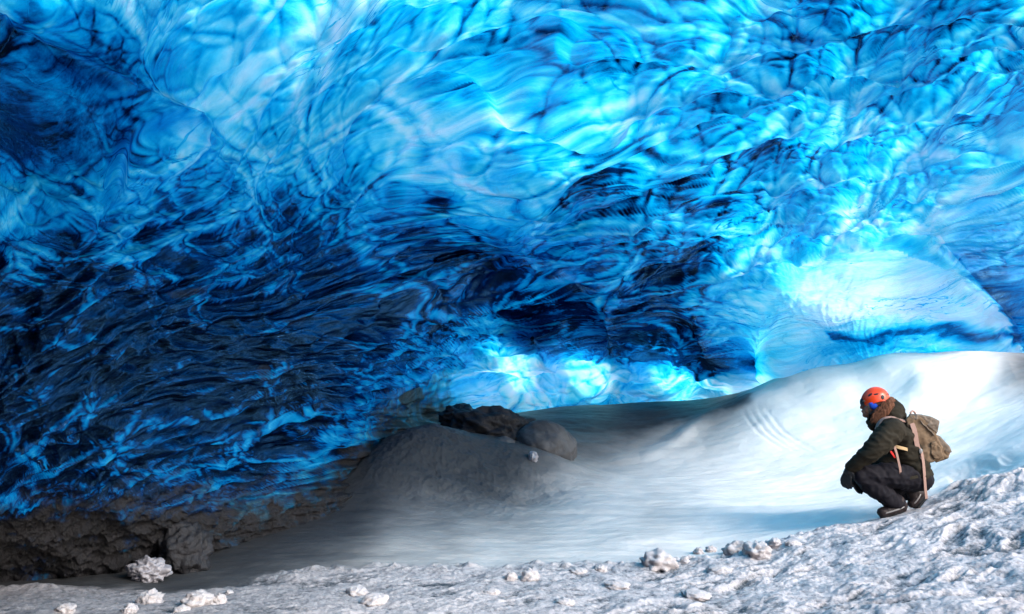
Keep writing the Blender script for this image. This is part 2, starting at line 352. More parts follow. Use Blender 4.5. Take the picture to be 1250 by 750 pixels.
    o = grid_mesh('ice_cave_roof', co, len(ys), len(xs), MI, {'thick': thick, 'dirt': dirt, 'flow': flow.reshape(-1, 3)})
    tag(o, 'translucent blue glacier ice arching over the snow floor, scalloped and dark at the left', 'ice cave', kind='structure')
    return o
build_roof()
def build_shade_wall():
    # unseen ice wall added beside and behind the viewer to keep the left dark
    n1, n2 = 120, 60
    a, b = np.meshgrid(np.linspace(0, 1, n2), np.linspace(0, 1, n1))
    Yf = 3.5-11*b; th = a*math.pi*.60
    X = -4.3+.25*fbm(a*5, Yf*.7, 3, 4)+4.6*(1-np.cos(th))*.95; Z = -.4+4.9*np.sin(th)+.2*fbm(a*5+3, Yf*.7, 9, 4)
    X = X-.5*sstep(1.5, 3.5, Yf)+5.*sstep(0, -7, Yf)**1.5
    co = np.stack([X, Yf, Z], -1); q = np.full(X.shape, 4.5)
    o = grid_mesh('added_shade_wall', co, n1, n2, MI, {'thick': q, 'dirt': sstep(.35, .1, a), 'flow': np.stack([Yf, Z, X], -1).reshape(-1, 3)})
    tag(o, 'unseen thick glacier ice added to keep sun and sky off the left', 'ice wall', kind='structure')
build_shade_wall()

# ------------------------------------------------------------------ ground
def axis(segs):
    out = []
    for a, b, st in segs:
        n = max(2, int(abs(b-a)/st)); out.append(np.linspace(a, b, n, endpoint=False))
    return np.concatenate(out+[[segs[-1][1]]])
GP = [(0,750,4.2),(300,750,4.3),(625,750,4.4),(900,750,4.2),(1250,750,3.6),(0,722,4.9),(200,722,5.1),(450,692,5.6),(560,690,5.75),(700,690,5.8),(800,686,5.85),(870,678,5.9),(950,662,6.0),(1010,648,6.15),(1068,632,6.38),(1109,623.5,6.4),(1130,614,6.42),(1180,594,6.5),(1250,570,6.6),(1400,530,6.6),
      (950,656,6.4),(1010,640,6.65),(870,671,6.35),(1040,625,6.9),(1068,629,6.6),(1109,620,6.6),(1130,612,6.6),
      (1100,690,5.),(1250,660,5.),(1000,710,4.9),(900,715,5.),(1400,640,5),(700,718,5),(450,718,5),
      (400,665,6.2),(500,655,6.6),(650,660,6.6),(800,650,6.8),(920,636,7.),(1000,618,7.4),(1060,608,7.6),(700,612,8.2),(850,597,8.8),(1000,595,8.7),(600,628,7.6),
      (540,523,9.),(505,526,8.8),(480,545,8.4),(464,580,7.9),(452,612,7.5),(560,560,8.6),(600,600,8.3),(640,597,8.6),(620,556,9.1),(660,553,9.4),(520,590,8.),(590,535,9.4),
      (600,520,11),(620,506,12.5),(700,496,13),(800,491,13),(900,484,12.5),(950,461,12),(1000,452,11.7),(1050,449,11.5),(1080,441,11.4),(1130,436,11.2),(1180,431,11),(1250,440,10.5),(1400,430,10),
      (800,545,10.8),(720,570,10),(900,545,10.3),(860,520,11.3),(1000,530,10.2),(1060,500,10.4),(1090,470,10.8),(1150,500,9.8),(1130,470,10.4),(1200,490,9.8),(1250,500,9),(940,580,9.3),(1000,572,9.2),(1100,565,8.8),(1160,560,8.4),(1200,545,8.5),
      (1140,590,7.7),(1180,563,7.9),(1215,545,7.9),(1260,523,7.9),(1400,480,7.8),(1160,588,7.2),(1200,582,7.1),(1250,560,7.1)]
GW = [tuple(P(*p)) for p in GP]
GW += [(-4,16,-.4),(-2,16,-.4),(2,16,-.2),(5,16,.2),(8,14,.6),(-2.2,9,-.1),(-3,7,-.1),(-5,5,-.1),(-6,9,-.1),(0,0,0),(0,2.5,.1),(-3,0,0),(3,0,.2),(-8,-4,0),(8,-4,.4),(7,3,.8),(8,7,1.1),(12,9,1.3),(14,2,.6),(-9,0,0),(3,2.5,.35),(-3,3,.1),(7.5,10,1.4)]
CREST = [(-400,728),(0,716),(200,712),(330,700),(450,688),(560,690),(700,690),(800,684),(870,676),(950,660),(1010,646),(1068,630),(1109,621),(1130,612),(1180,592),(1250,566),(1500,520)]
def ground_base(X, Yw):
    z = rbf(GW, X, Yw, .001)
    r = np.hypot(X-1, Yw-6); return z*(1-sstep(16, 40, r))+.1*sstep(16, 40, r)
def build_ground():
    X1 = axis([(-400,-60,20),(-60,-12,2),(-12,-4.4,.1),(-4.4,-3.0,.02),(-3.0,5.0,.0078/Q),(5.0,7.4,.018/Q),(7.4,14,.15),(14,60,2),(60,400,20)])
    Y1 = axis([(-400,-60,20),(-60,-8,2),(-8,3.0,.12),(3.0,3.6,.03),(3.6,7.2,.0085/Q),(7.2,9.6,.014/Q),(9.6,13.4,.028/Q),(13.4,20,.12),(20,60,2),(60,400,20)])
    X, Yw = np.meshgrid(X1, Y1)
    z = ground_base(X, Yw)
    Ys = np.maximum(Yw, .5)
    px = CX+X/Ys*F; py = HY-(z-EYE)/Ys*F
    near = (Yw > 2.5) & (Yw < 16)
    cy = np.interp(px.ravel(), [c[0] for c in CREST], [c[1] for c in CREST]).reshape(px.shape)
    # crust weight is kept in front of the crest line
    yc = np.interp(px.ravel(), [-400,0,200,450,700,870,1010,1109,1180,1250,1500], [4.95,5.0,5.1,5.6,5.8,5.95,6.3,6.7,6.75,6.8,6.9]).reshape(px.shape)
    crust = sstep(.12, -.10, Yw-yc+.12*fbm(X*3, Yw*3, 5, 3))
    # crust relief: long drifts running up to the right, lumps, melt pits
    a = .45; ru = X*math.cos(a)+Yw*math.sin(a); rv = -X*math.sin(a)+Yw*math.cos(a)
    wx = .25*fbm(X*1.3, Yw*1.3, 9, 3)
    r1 = ridged(ru*1.1+wx, rv*3.4+wx*2, 21, 4)-1.2
    r2 = ridged(ru*3.+wx, rv*10+wx, 23, 4, .55)-1.2
    lump = fbm(X*16, Yw*16, 29, 4, .6)
    grit = fbm(X*52, Yw*52, 33, 3, .7)
    up = sstep(-1, 3.2, X)
    big_ = np.clip(.6+.9*fbm(X*1.1+3, Yw*2.2, 47, 2), .15, 1.6)
    hc = .036*big_*r1*(.5+up)+.013*big_*r2*(.55+.45*up)+.005*lump+.003*grit+.03*fbm(X*3.1, Yw*3.1, 41, 3)*(.4+up*.6)
    # basin and banks: wind-smoothed with low ripples
    hs = .018*fbm(X*.9, Yw*1.9, 51, 4)+.004*fbm(X*4, Yw*11, 57, 4)+.0012*grit
    mound = np.exp(-(((X+.7)/1.1)**2+((Yw-8.6)/1.)**2))
    hs += mound*(.035*ridged(X*1.4+Yw*1.2, Yw*1.2-X*2, 61, 4)-.03)+mound*.006*fbm(X*25, Yw*25, 63, 3)
    d, s, t = polyd(px, py, CREST)
    band = np.exp(-(d/9)**2)*near*(Yw < 7.4)
    hc += band*(.012+.04*np.clip(fbm(X*7, Yw*7, 67, 3), 0, 1))*sstep(1180, 900, px)
    z2 = z+crust*hc+(1-crust)*hs
    ft = np.exp(-(((X-3.05)/.34)**2+((Yw-6.35)/.32)**2)**2); z2 = z2*(1-ft)+ft*(z-.028+.25*hc)
    # carved forms on the back bank (ridge +, groove -)
    bank = sstep(8.2, 9.3, Yw)*near
    def ridge(pts, w, h, asym=0., fade=.36):
        nonlocal z2
        d, s, t = polyd(px, py, pts)
        m = sstep(0, fade, t)*sstep(1, 1-fade, t)+.0
        prof = np.exp(-(d/(1.5*w))**2)+asym*.4*np.where(s > 0, 1, 0)*np.exp(-(d/(w*4)))*(1-np.exp(-(d/w)**2))
        z2 = z2+.6*h*prof*m*bank
    ridge([(740,562),(810,550),(850,520),(905,492),(955,478),(980,466)], 6, .10, .5)
    ridge([(780,560),(820,548),(850,528)], 4, .04)
    ridge([(690,568),(760,564),(830,556),(860,545)], 4, .04)
    ridge([(930,462),(985,495),(1035,497),(1058,470),(1075,448)], 13, -.10, .4)
    ridge([(1045,458),(1075,443),(1110,447),(1125,470),(1150,500)], 13, .07, -.4)
    ridge([(1110,494),(1165,492),(1190,470),(1235,448)], 9, -.12, .5)
    pass
    for k in range(4):
        ridge([(905+9*k,500-2*k),(925+11*k,530),(965+12*k,552)], 1.8, -.013)
    pass
    ridge([(1150,598),(1130,586),(1190,556),(1255,520)], 5, .05)
    # undercut melt cusps below the right ledge
    d, s, t = polyd(px, py, [(1125,603),(1150,590),(1180,574),(1215,566),(1260,552)])
    led = np.exp(-(d/10)**2)*near*(Yw > 6.9)*(Yw < 8.3)
    z2 += led*(-.07+np.exp(-((px-1200)/34)**2)*(-.09+.10*ridged(X*5.5, Yw*2, 301, 2)*.6))*sstep(0, .15, t)
    # long swirl grooves in the basin floor
    sw = np.exp(-((Yw-7.6)/.9)**2)*sstep(-.5, .6, X)
    z2 += sw*.010*np.sin((Yw*5.5+X*.8+.8*fbm(X*.6, Yw*.9, 81, 3))*2.2)
    S = [(0,720,.9),(200,700,.95),(300,690,.9),(350,660,.9),(430,650,.8),(450,610,.88),(500,540,.9),(540,525,.86),(500,600,.72),(560,570,.78),(600,590,.78),(640,580,.72),(550,640,.55),(650,640,.36),(600,670,.28),(700,660,.22),(480,670,.45),
         (620,510,.9),(680,505,.9),(750,500,.92),(800,500,.88),(860,495,.85),(900,490,.5),(780,530,.7),(840,520,.45),(720,560,.6),(700,590,.34),(760,590,.18),(800,560,.16),(850,580,.12),(900,540,.14),(930,500,.15),(960,470,.2),(800,620,.25),(850,640,.15),
         (950,560,.04),(1000,500,.02),(1100,460,.03),(1180,440,.06),(1225,445,.35),(1245,455,.6),(1200,480,.03),(1250,500,.03),(1100,560,.02),(1000,600,.04),(950,640,.06),(1200,560,.05),(1250,600,.1),(1250,740,.1),(900,740,.15),(625,740,.3),(300,740,.62),(0,745,.85),(150,740,.8),(1100,680,.1)]
    silt = np.clip(rbf(S, np.clip(px, -100, 1350), np.clip(py, 420, 760)), 0, 1)  # grey silt, with part of the light's falloff to the left put in
    silt = np.where(near, np.clip(silt+.12*mound, 0, 1), .2)
    # dark dust stripe on the back bank, with fingers
    d, s, t = polyd(px+16*fbm(X*1.5, Yw*1.5, 87, 3), py+5*fbm(X*3, Yw*2, 89, 3), [(600,512),(700,512),(800,508),(860,500),(900,492)])
    silt = np.clip(silt+.45*np.exp(-(d/10)**2)*(Yw > 10), 0, 1)
    pit = np.clip(-(r1*.8+r2*.8)*1.1*big_-lump*.5-.05+.25*np.clip(fbm(ru*1.2, rv*3.5, 49, 3), 0, 1), 0, 1)
    global GX, GY, GZ; GX, GY, GZ = X1, Y1, z2
    co = np.stack([X, Yw, z2], -1)
    o = grid_mesh('snow_ground', co, len(Y1), len(X1), MG, {'crust': crust, 'silt': silt, 'pit': pit})
    tag(o, 'pale wind-smoothed snow floor with a gritty pinkish crust in front and grey silt at the left', 'snow', kind='structure')
    return o
GO = build_ground()


def gz(x, y):
    i = int(np.clip(np.searchsorted(GX, x)-1, 0, len(GX)-2)); j = int(np.clip(np.searchsorted(GY, y)-1, 0, len(GY)-2))
    a = (x-GX[i])/(GX[i+1]-GX[i]); b = (y-GY[j])/(GY[j+1]-GY[j])
    return float((GZ[j,i]*(1-a)+GZ[j,i+1]*a)*(1-b)+(GZ[j+1,i]*(1-a)+GZ[j+1,i+1]*a)*b)
def hit(px, py):
    for y in np.arange(3.6, 14, .01):
        p = P(px, py, y)
        if p[2] <= gz(p[0], y): return p
    return P(px, py, 6)
def n3(v, s, seed=0):
    """cheap 3-D noise from three planes"""
    return (perlin(v[:,0]*s+v[:,2]*s*.6, v[:,1]*s-v[:,2]*s*.5, seed)+perlin(v[:,1]*s+v[:,0]*s*.5+7, v[:,2]*s-v[:,0]*s*.4, seed+3)+perlin(v[:,2]*s+3, v[:,0]*s+v[:,1]*s*.7, seed+7))/2.

# ------------------------------------------------------------------ lumps of snow and rocks
M_LUMP = simple('gritty_snow', (.54, .50, .51), .8, .4, 34, 1., .010, .3, (.62, .58, .59))
M_ICEL = simple('wet_ice', (.30, .29, .32), .3, .5, 14, .6, .01, .6)
M_ROCK = simple('silty_rock_ice', (.06, .055, .06), .6, .9, 9, .9, .02, .4, (.018, .018, .022))
M_SMOOTH = simple('dusty_snow', (.035, .035, .038), .7, .7, 4, .6, .012, .3, (.085, .085, .09))
def lump(name, mat, c, r, seed, rough=.3, sub=5, knob=0., freq=2.2):
    bm = bmesh.new(); bmesh.ops.create_icosphere(bm, subdivisions=sub, radius=1)
    v = np.array([q.co[:] for q in bm.verts]); o = v+seed*3.7
    d = 1+rough*.8*n3(o, freq, seed)+rough*.4*n3(o, freq*2.1, seed+9)+rough*.13*n3(o, freq*4.5, seed+19)+rough*.07*n3(o, freq*11, seed+29)
    if knob:
        f = np.abs(n3(o, freq*1.6, seed+41)); d = d+knob*(.5-f)
    v = v*d[:, None]*np.array(r)
    a = (seed*2.39) % 6.28; v = np.stack([v[:,0]*math.cos(a)-v[:,1]*math.sin(a), v[:,0]*math.sin(a)+v[:,1]*math.cos(a), v[:,2]], 1) if abs(r[0]-r[1]) < .02 else v
    for q, w_ in zip(bm.verts, v): q.co = w_
    o = obj(name, bm, mat); o.location = [float(x) for x in c]; return o
CH = [(803,690,46,26,.5,'large knobbly snow lump alone on the rim, left of the jagged row'),
      (836,688,15,12,.3,'small snow lump just right of the large knobbly one on the rim'),
      (624,709,17,14,.4,'pinkish snow lump, left half of the touching pair on the crust'),
      (647,709,26,20,.4,'taller snow lump, right half of the touching pair on the crust'),
      (753,718,34,12,.3,'low flat pinkish snow lump in a dark hollow of the crust'),
      (435,726,32,13,.35,'low pink snow lump upper of two near the bottom edge left of the middle'),
      (458,737,38,17,.4,'flat angular snow lump lower of two near the bottom edge left of the middle'),
      (600,726,24,9,.3,'small smooth snow bump on the crust left below the touching pair'),
      (706,701,24,9,.35,'thin low snow lump on the crust edge above the dark hollow'),
      (733,698,20,11,.4,'small snow lump on the crust edge above right of the dark hollow'),
      (853,678,15,13,.5,'small brownish snow lump at the left end of the jagged rim row'),
      (868,676,15,12,.5,'small pointed snow lump second from the left in the jagged rim row'),
      (899,677,32,24,.55,'big jagged snow lump with a dark hollow in the rim row'),
      (924,677,38,22,.55,'widest pale jagged snow lump in the rim row'),
      (946,668,18,13,.4,'narrow snow lump behind the widest jagged one on the rim'),
      (968,667,22,9,.35,'flat pinkish snow lump at the right end of the jagged rim row'),
      (879,700,34,11,.3,'long low snow lump on the crust below the jagged rim row'),
      (850,729,40,9,.3,'long bright flat snow lump near the bottom edge below the rim row'),
      (183,738,34,25,.5,'large pale snow lump in the lower left, left of the equally large one'),
      (242,740,40,25,.5,'large pale snow lump in the lower left, beside the brown tinged one'),
      (268,737,19,15,.5,'small brown tinged snow lump right of the large pale one lower left'),
      (280,727,11,8,.4,'tiny pink snow lump behind the brown tinged one lower left'),
      (158,748,22,14,.5,'snow lump at the bottom edge left of the large pale lumps'),
      (222,748,22,10,.4,'low snow lump at the bottom edge between the two large pale lumps'),
      (80,748,26,14,.5,'snow lump nearest the left corner of the bottom edge'),
      (690,738,26,8,.3,'faint low snow bump near the bottom edge right of the middle')]
for k, (px, py, w_, h_, rg, lab) in enumerate(CH):
    c = hit(px, py-2); m = c[1]/F
    o = lump('snow_lump', M_LUMP, (c[0], c[1], gz(c[0], c[1])+h_*m*.02), (w_*m*.44, w_*m*.38, h_*m*.52), k+1, rg, 4, .3*rg)
    tag(o, lab, 'snow lump', 'snow lumps scattered on the crust')
c = P(181, 697, 5.38)
tag(lump('ice_chunk', M_ICEL, c, (.11, .08, .07), 51, .5, 5, .5), 'pale jagged ice chunk at the foot of the dark left wall', 'ice chunk')
c = P(226, 674, 5.7)
tag(lump('ice_boulder', M_ROCK, c, (.17, .16, .19), 52, .4, 5, .25, 1.9), 'dark domed dirty ice boulder at the foot of the left wall behind the pale chunk', 'boulder')
c = P(606, 528, 10.3)
tag(lump('ice_boulder', M_ROCK, c, (.50, .35, .27), 53, .42, 6, .35, 1.7), 'craggy dark boulder with pinkish crust between grey mound and smooth boulder', 'boulder')
c = P(560, 511, 10.8)
tag(lump('ice_boulder', M_ROCK, c, (.24, .3, .17), 58, .42, 5, .3, 1.7), 'dark craggy boulder peeping over the crest of the grey mound, leftmost of the far ones', 'boulder')
c = P(664, 547, 10.0)
tag(lump('ice_boulder', M_SMOOTH, c, (.40, .38, .33), 63, .22, 6, 0, 1.1), 'big smooth rounded grey boulder behind the toe of the mound', 'boulder')
c = P(612, 546, 9.7)
tag(lump('ice_boulder', M_SMOOTH, c, (.20, .2, .12), 55, .2, 5, 0, 1.2), 'small dark smooth boulder low between mound and craggy boulder', 'boulder')
c = hit(651, 562)
tag(lump('ice_chunk', M_ICEL, (c[0], c[1], c[2]+.03), (.055, .05, .07), 56, .4, 4, .2), 'small glassy ice chunk at the toe of the grey mound', 'ice chunk')

# ------------------------------------------------------------------ the crouching person
DY = 6.42
def L(px, py, dy=0.):
    return Vector(P(px, py, DY+dy))
PX = DY/F
def add_ball(bm, c, r, sub=3):
    if not hasattr(r, '__len__'): r = (r, r, r)
    M = Matrix.Translation(c) @ Matrix.Diagonal((*r, 1)); bmesh.ops.create_icosphere(bm, subdivisions=sub, radius=1, matrix=M)
def add_ell(bm, c, r, ang=0.):
    M = Matrix.Translation(c) @ Matrix.Rotation(ang, 4, 'Y') @ Matrix.Diagonal((*r, 1)); bmesh.ops.create_icosphere(bm, subdivisions=3, radius=1, matrix=M)
def add_cap(bm, a, ra, b, rb):
    t = bmesh.new()
    for c, r in ((a, ra), (b, rb)): bmesh.ops.create_icosphere(t, subdivisions=2, radius=r, matrix=Matrix.Translation(c))
    res = bmesh.ops.convex_hull(t, input=t.verts)
    bmesh.ops.delete(t, geom=[g for g in t.verts if not g.link_faces], context='VERTS')
    me = bpy.data.meshes.new('t'); t.to_mesh(me); t.free(); bm.from_mesh(me); bpy.data.meshes.remove(me)
def chain(bm, pts):
    for (a, ra), (b, rb) in zip(pts[:-1], pts[1:]): add_cap(bm, a, ra, b, rb)
def fuse(name, bm, mat, parent, voxel=.01, it=4, wr=0., wf=12., seed=0, wdir=(1, 1, 1)):
    """voxel-fuse the shapes into one continuous skin, smooth it and wrinkle it like cloth"""
    me = bpy.data.meshes.new(name); bm.to_mesh(me); bm.free()
    t = bpy.data.objects.new(name+'_tmp', me); C.objects.link(t)
    m = t.modifiers.new('r', 'REMESH'); m.mode = 'VOXEL'; m.voxel_size = voxel
    if it:
        q = t.modifiers.new('s', 'SMOOTH'); q.iterations = it; q.factor = .6
    dg = bpy.context.evaluated_depsgraph_get(); ev = t.evaluated_get(dg)
    out = bpy.data.meshes.new_from_object(ev); bpy.data.objects.remove(t); bpy.data.meshes.remove(me)
    n = len(out.vertices); v = np.empty(n*3, np.float32); out.vertices.foreach_get('co', v); v = v.reshape(-1, 3)
    if wr:
        nn = np.empty(n*3, np.float32); out.vertices.foreach_get('normal', nn); nn = nn.reshape(-1, 3)
        u = v*np.array(wdir)
        d = 1-np.abs(n3(u, wf, seed))*2+.5*(1-np.abs(n3(u, wf*2.3, seed+5))*2)-.5
        v = v+nn*(wr*d)[:, None]; out.vertices.foreach_set('co', v.astype(np.float32).ravel())
    out.polygons.foreach_set('use_smooth', np.ones(len(out.polygons), bool)); out.materials.clear(); out.materials.append(mat)
    out.name = name
    o = bpy.data.objects.new(name, out); C.objects.link(o)
    if parent: o.parent = parent; o.matrix_parent_inverse = parent.matrix_basis.inverted()
    return o
def ribbon(name, pts, w_, th, mat, parent, wd=(0, 1, 0)):
    """flat webbing along a smooth path; wd = direction across the webbing"""
    for _ in range(2):
        q = [pts[0]]
        for a, b in zip(pts[:-1], pts[1:]): q += [a*.75+b*.25, a*.25+b*.75]
        pts = q+[pts[-1]]
    bm = bmesh.new(); rows = []; W = Vector(wd).normalized()
    for i, p in enumerate(pts):
        t = (pts[min(i+1, len(pts)-1)]-pts[max(i-1, 0)]).normalized(); s = (W-t*W.dot(t)).normalized(); n = t.cross(s)
        rows.append([bm.verts.new(p+s*(w_/2*a)+n*(th/2*b)) for a, b in ((-1,-1),(1,-1),(1,1),(-1,1))])
    for r0, r1 in zip(rows[:-1], rows[1:]):
        for k in range(4): bm.faces.new((r0[k], r0[(k+1)%4], r1[(k+1)%4], r1[k]))
    bm.faces.new(rows[0][::-1]); bm.faces.new(rows[-1]); bmesh.ops.recalc_face_normals(bm, faces=bm.faces)
    return obj(name, bm, mat, parent, smooth=False)
M_SKIN = simple('skin', (.17, .085, .06), .5, .15, 30, .2, .001)
M_JACK = simple('olive_jacket_cloth', (.021, .017, .011), .85, .3, 40, .4, .002, .2)
M_TROU = simple('dark_trouser_cloth', (.007, .006, .010), .8, .3, 40, .4, .002, .2)
M_BOOT = simple('boot_leather', (.010, .008, .009), .6, .5, 50, .5, .002, .3, (.028, .018, .018))
M_GLOV = simple('black_glove', (.012, .013, .015), .6, .4, 60, .4, .001, .3)
M_HAIR = simple('brown_fur', (.055, .022, .012), .85, .6, 90, .9, .004, .2, (.14, .06, .035))
M_HELM = simple('orange_shell', (.86, .062, .008), .28, .05, 8, .03, .001, .5)
M_BLK = simple('black_rubber', (.01, .01, .012), .6, .2, 40, .2, .001)
M_BLUE = simple('blue_cloth', (.008, .06, .42), .8, .2, 60, .3, .001, .2)
M_CANV = simple('tan_canvas', (.12, .080, .050), .9, .4, 25, .5, .002, .15, (.19, .13, .085))
M_CANV2 = simple('grey_brown_canvas', (.11, .086, .066), .9, .4, 30, .5, .002, .15, (.19, .15, .12))
M_WEB = simple('pinkish_webbing', (.38, .24, .20), .85, .2, 60, .4, .001, .2)
M_WEBT = simple('tan_webbing', (.42, .29, .16), .85, .2, 60, .4, .001, .2)
M_RED = simple('red_zip', (.7, .02, .015), .6, .1, 60, .2, .001)
M_METAL = simple('steel', (.25, .24, .24), .35, .3, 50, .3, .001, .6)

person = empty('person', L(1092, 624))
tag(person, 'person crouching on the snow crust in an orange helmet, dark olive jacket and dark trousers', 'person')
# joints
SH_L, EL_L, WR_L = L(1089, 526, -.19), L(1063, 552, -.24), L(1039, 571, -.16)
SH_R, EL_R, WR_R = L(1090, 527, .19), L(1070, 556, .19), L(1047, 575, .05)
HIP_L, KN_L, AN_L = L(1116, 583, -.10), L(1053, 581, -.17), L(1093, 616, -.13)
HIP_R, KN_R, AN_R = L(1116, 583, .10), L(1061, 592, .13), L(1116, 606, .12)
# body: one continuous skin from head to ankles
bm = bmesh.new()
add_ell(bm, L(1069.5, 489), (.098, .076, .110)); add_ell(bm, L(1062.5, 498), (.060, .056, .070), .15)
add_ell(bm, L(1056.8, 507), (.026, .026, .022)); add_cap(bm, L(1053.6, 491.5), .012, L(1050.9, 498), .011)
add_ell(bm, L(1053.2, 502.6), (.013, .024, .010)); add_ell(bm, L(1054.6, 490, -.028), (.014, .02, .010)); add_ell(bm, L(1054.6, 490, .028), (.014, .02, .010))
add_ell(bm, L(1060, 500, -.04), (.04, .02, .04)); add_ell(bm, L(1060, 500, .04), (.04, .02, .04))
chain(bm, [(L(1072, 500), .06), (L(1081, 517), .065), (L(1090, 532), .12), (L(1104, 556), .125), (L(1114, 578), .13)])
for a, b, c in ((SH_L, EL_L, WR_L), (SH_R, EL_R, WR_R)): chain(bm, [(L(1088, 522), .06), (a, .055), (b, .042), (c, .03)])
for a, b, c in ((HIP_L, KN_L, AN_L), (HIP_R, KN_R, AN_R)): chain(bm, [(a, .08), (b, .052), (c, .038)])
fuse('body', bm, M_SKIN, person, .0075, 3)
for s_ in (-1, 1):
    bm = bmesh.new(); add_ball(bm, L(1054.2, 494.6, .03*s_), .0105, 2); obj('eye', bm, M_BLK, person)
# jacket
bm = bmesh.new()
add_ell(bm, L(1091, 531), (.130, .225, .130), .5); add_ell(bm, L(1100, 549), (.145, .205, .15), .5); add_ell(bm, L(1109, 566), (.150, .20, .13), .3)
add_ell(bm, L(1114, 575), (.125, .205, .075), .1); add_ell(bm, L(1084, 566), (.12, .15, .09), .3); add_ell(bm, L(1083, 521), (.095, .17, .06), .3)
chain(bm, [(L(1089, 524, -.13), .095), (SH_L, .098), (L(1076, 540, -.235), .088), (EL_L, .072), (L(1050, 562, -.2), .057), (L(1041, 570, -.165), .048)])
chain(bm, [(L(1085, 524, .13), .095), (SH_R, .085), (EL_R, .062), (WR_R, .04)])
# collar with its turned-up point
chain(bm, [(L(1076, 517), .085), (L(1070, 511), .070)]); chain(bm, [(L(1066, 520, -.05), .035), (L(1061.5, 515.5, -.03), .022)]); chain(bm, [(L(1066, 520, .05), .035), (L(1061.5, 515.5, .03), .022)])
jk = fuse('jacket', bm, M_JACK, person, .009, 3, .010, 9., 3, (1, .7, 1.5))
# cuffs with a seam
for W_, E_ in ((WR_L, EL_L), (WR_R, EL_R)):
    d = (E_-W_).normalized(); bm = bmesh.new(); add_cap(bm, W_+d*.005, .050, W_+d*.045, .054); fuse('cuff', bm, M_JACK, jk, .006, 1, .003, 20, 4)
# chest storm flap, hem and red zip
ribbon('hem', [L(1093, 583, -.185), L(1104, 584.5, -.215), L(1117, 583, -.213), L(1129, 579, -.17)], .022, .018, M_JACK, jk, (0, .2, 1))
ribbon('zip', [L(1087, 551, -.232), L(1090, 555, -.236), L(1092.5, 559, -.232)], .013, .012, M_RED, jk, (1, 0, .6))
# hood lying on the shoulders
bm = bmesh.new()
chain(bm, [(L(1086, 505, -.04), .075), (L(1093, 501, -.03), .068), (L(1097, 508, -.03), .055)]); chain(bm, [(L(1086, 505, .04), .075), (L(1093, 501, .03), .068), (L(1097, 508, .03), .055)])
chain(bm, [(L(1089, 497, 0), .06), (L(1090, 491, 0), .035)]); chain(bm, [(L(1096, 510, -.09), .035), (L(1099, 509, 0), .045), (L(1096, 510, .09), .035)])
fuse('hood', bm, M_JACK, jk, .008, 3, .009, 12., 8)
# fur trim or long hair behind the jaw: clump with strands
bm = bmesh.new(); chain(bm, [(L(1085, 492), .05), (L(1079, 501), .07), (L(1072, 509), .055), (L(1068, 513), .04)])

for q_ in (-1, 1): chain(bm, [(L(1084, 493, q_*.06), .045), (L(1077, 502, q_*.072), .052), (L(1070, 511, q_*.065), .042)])
hair = fuse('hair', bm, M_HAIR, person, .007, 2, .010, 22., 15, (1.6, 1, .6))
bm = bmesh.new()
for k in range(520):
    t = random.random(); side = random.choice((-1, -1, -1, 1)); c = L(1084-16*t+random.uniform(-4, 4), 492+19*t+random.uniform(-5, 4), side*random.uniform(.085, .122))
    d = Vector((random.uniform(-.03, .015), side*random.uniform(-.004, .014), -random.uniform(.02, .045))); r = random.uniform(.0018, .0035)
    v = [bm.verts.new(c+Vector((r*math.cos(a), 0, r*math.sin(a)))) for a in (0, 2.1, 4.2)]; e = bm.verts.new(c+d)
    for i in range(3): bm.faces.new((v[i], v[(i+1)%3], e))
me_ = hair.data; bm.from_mesh(me_); bm.to_mesh(me_); bm.free()
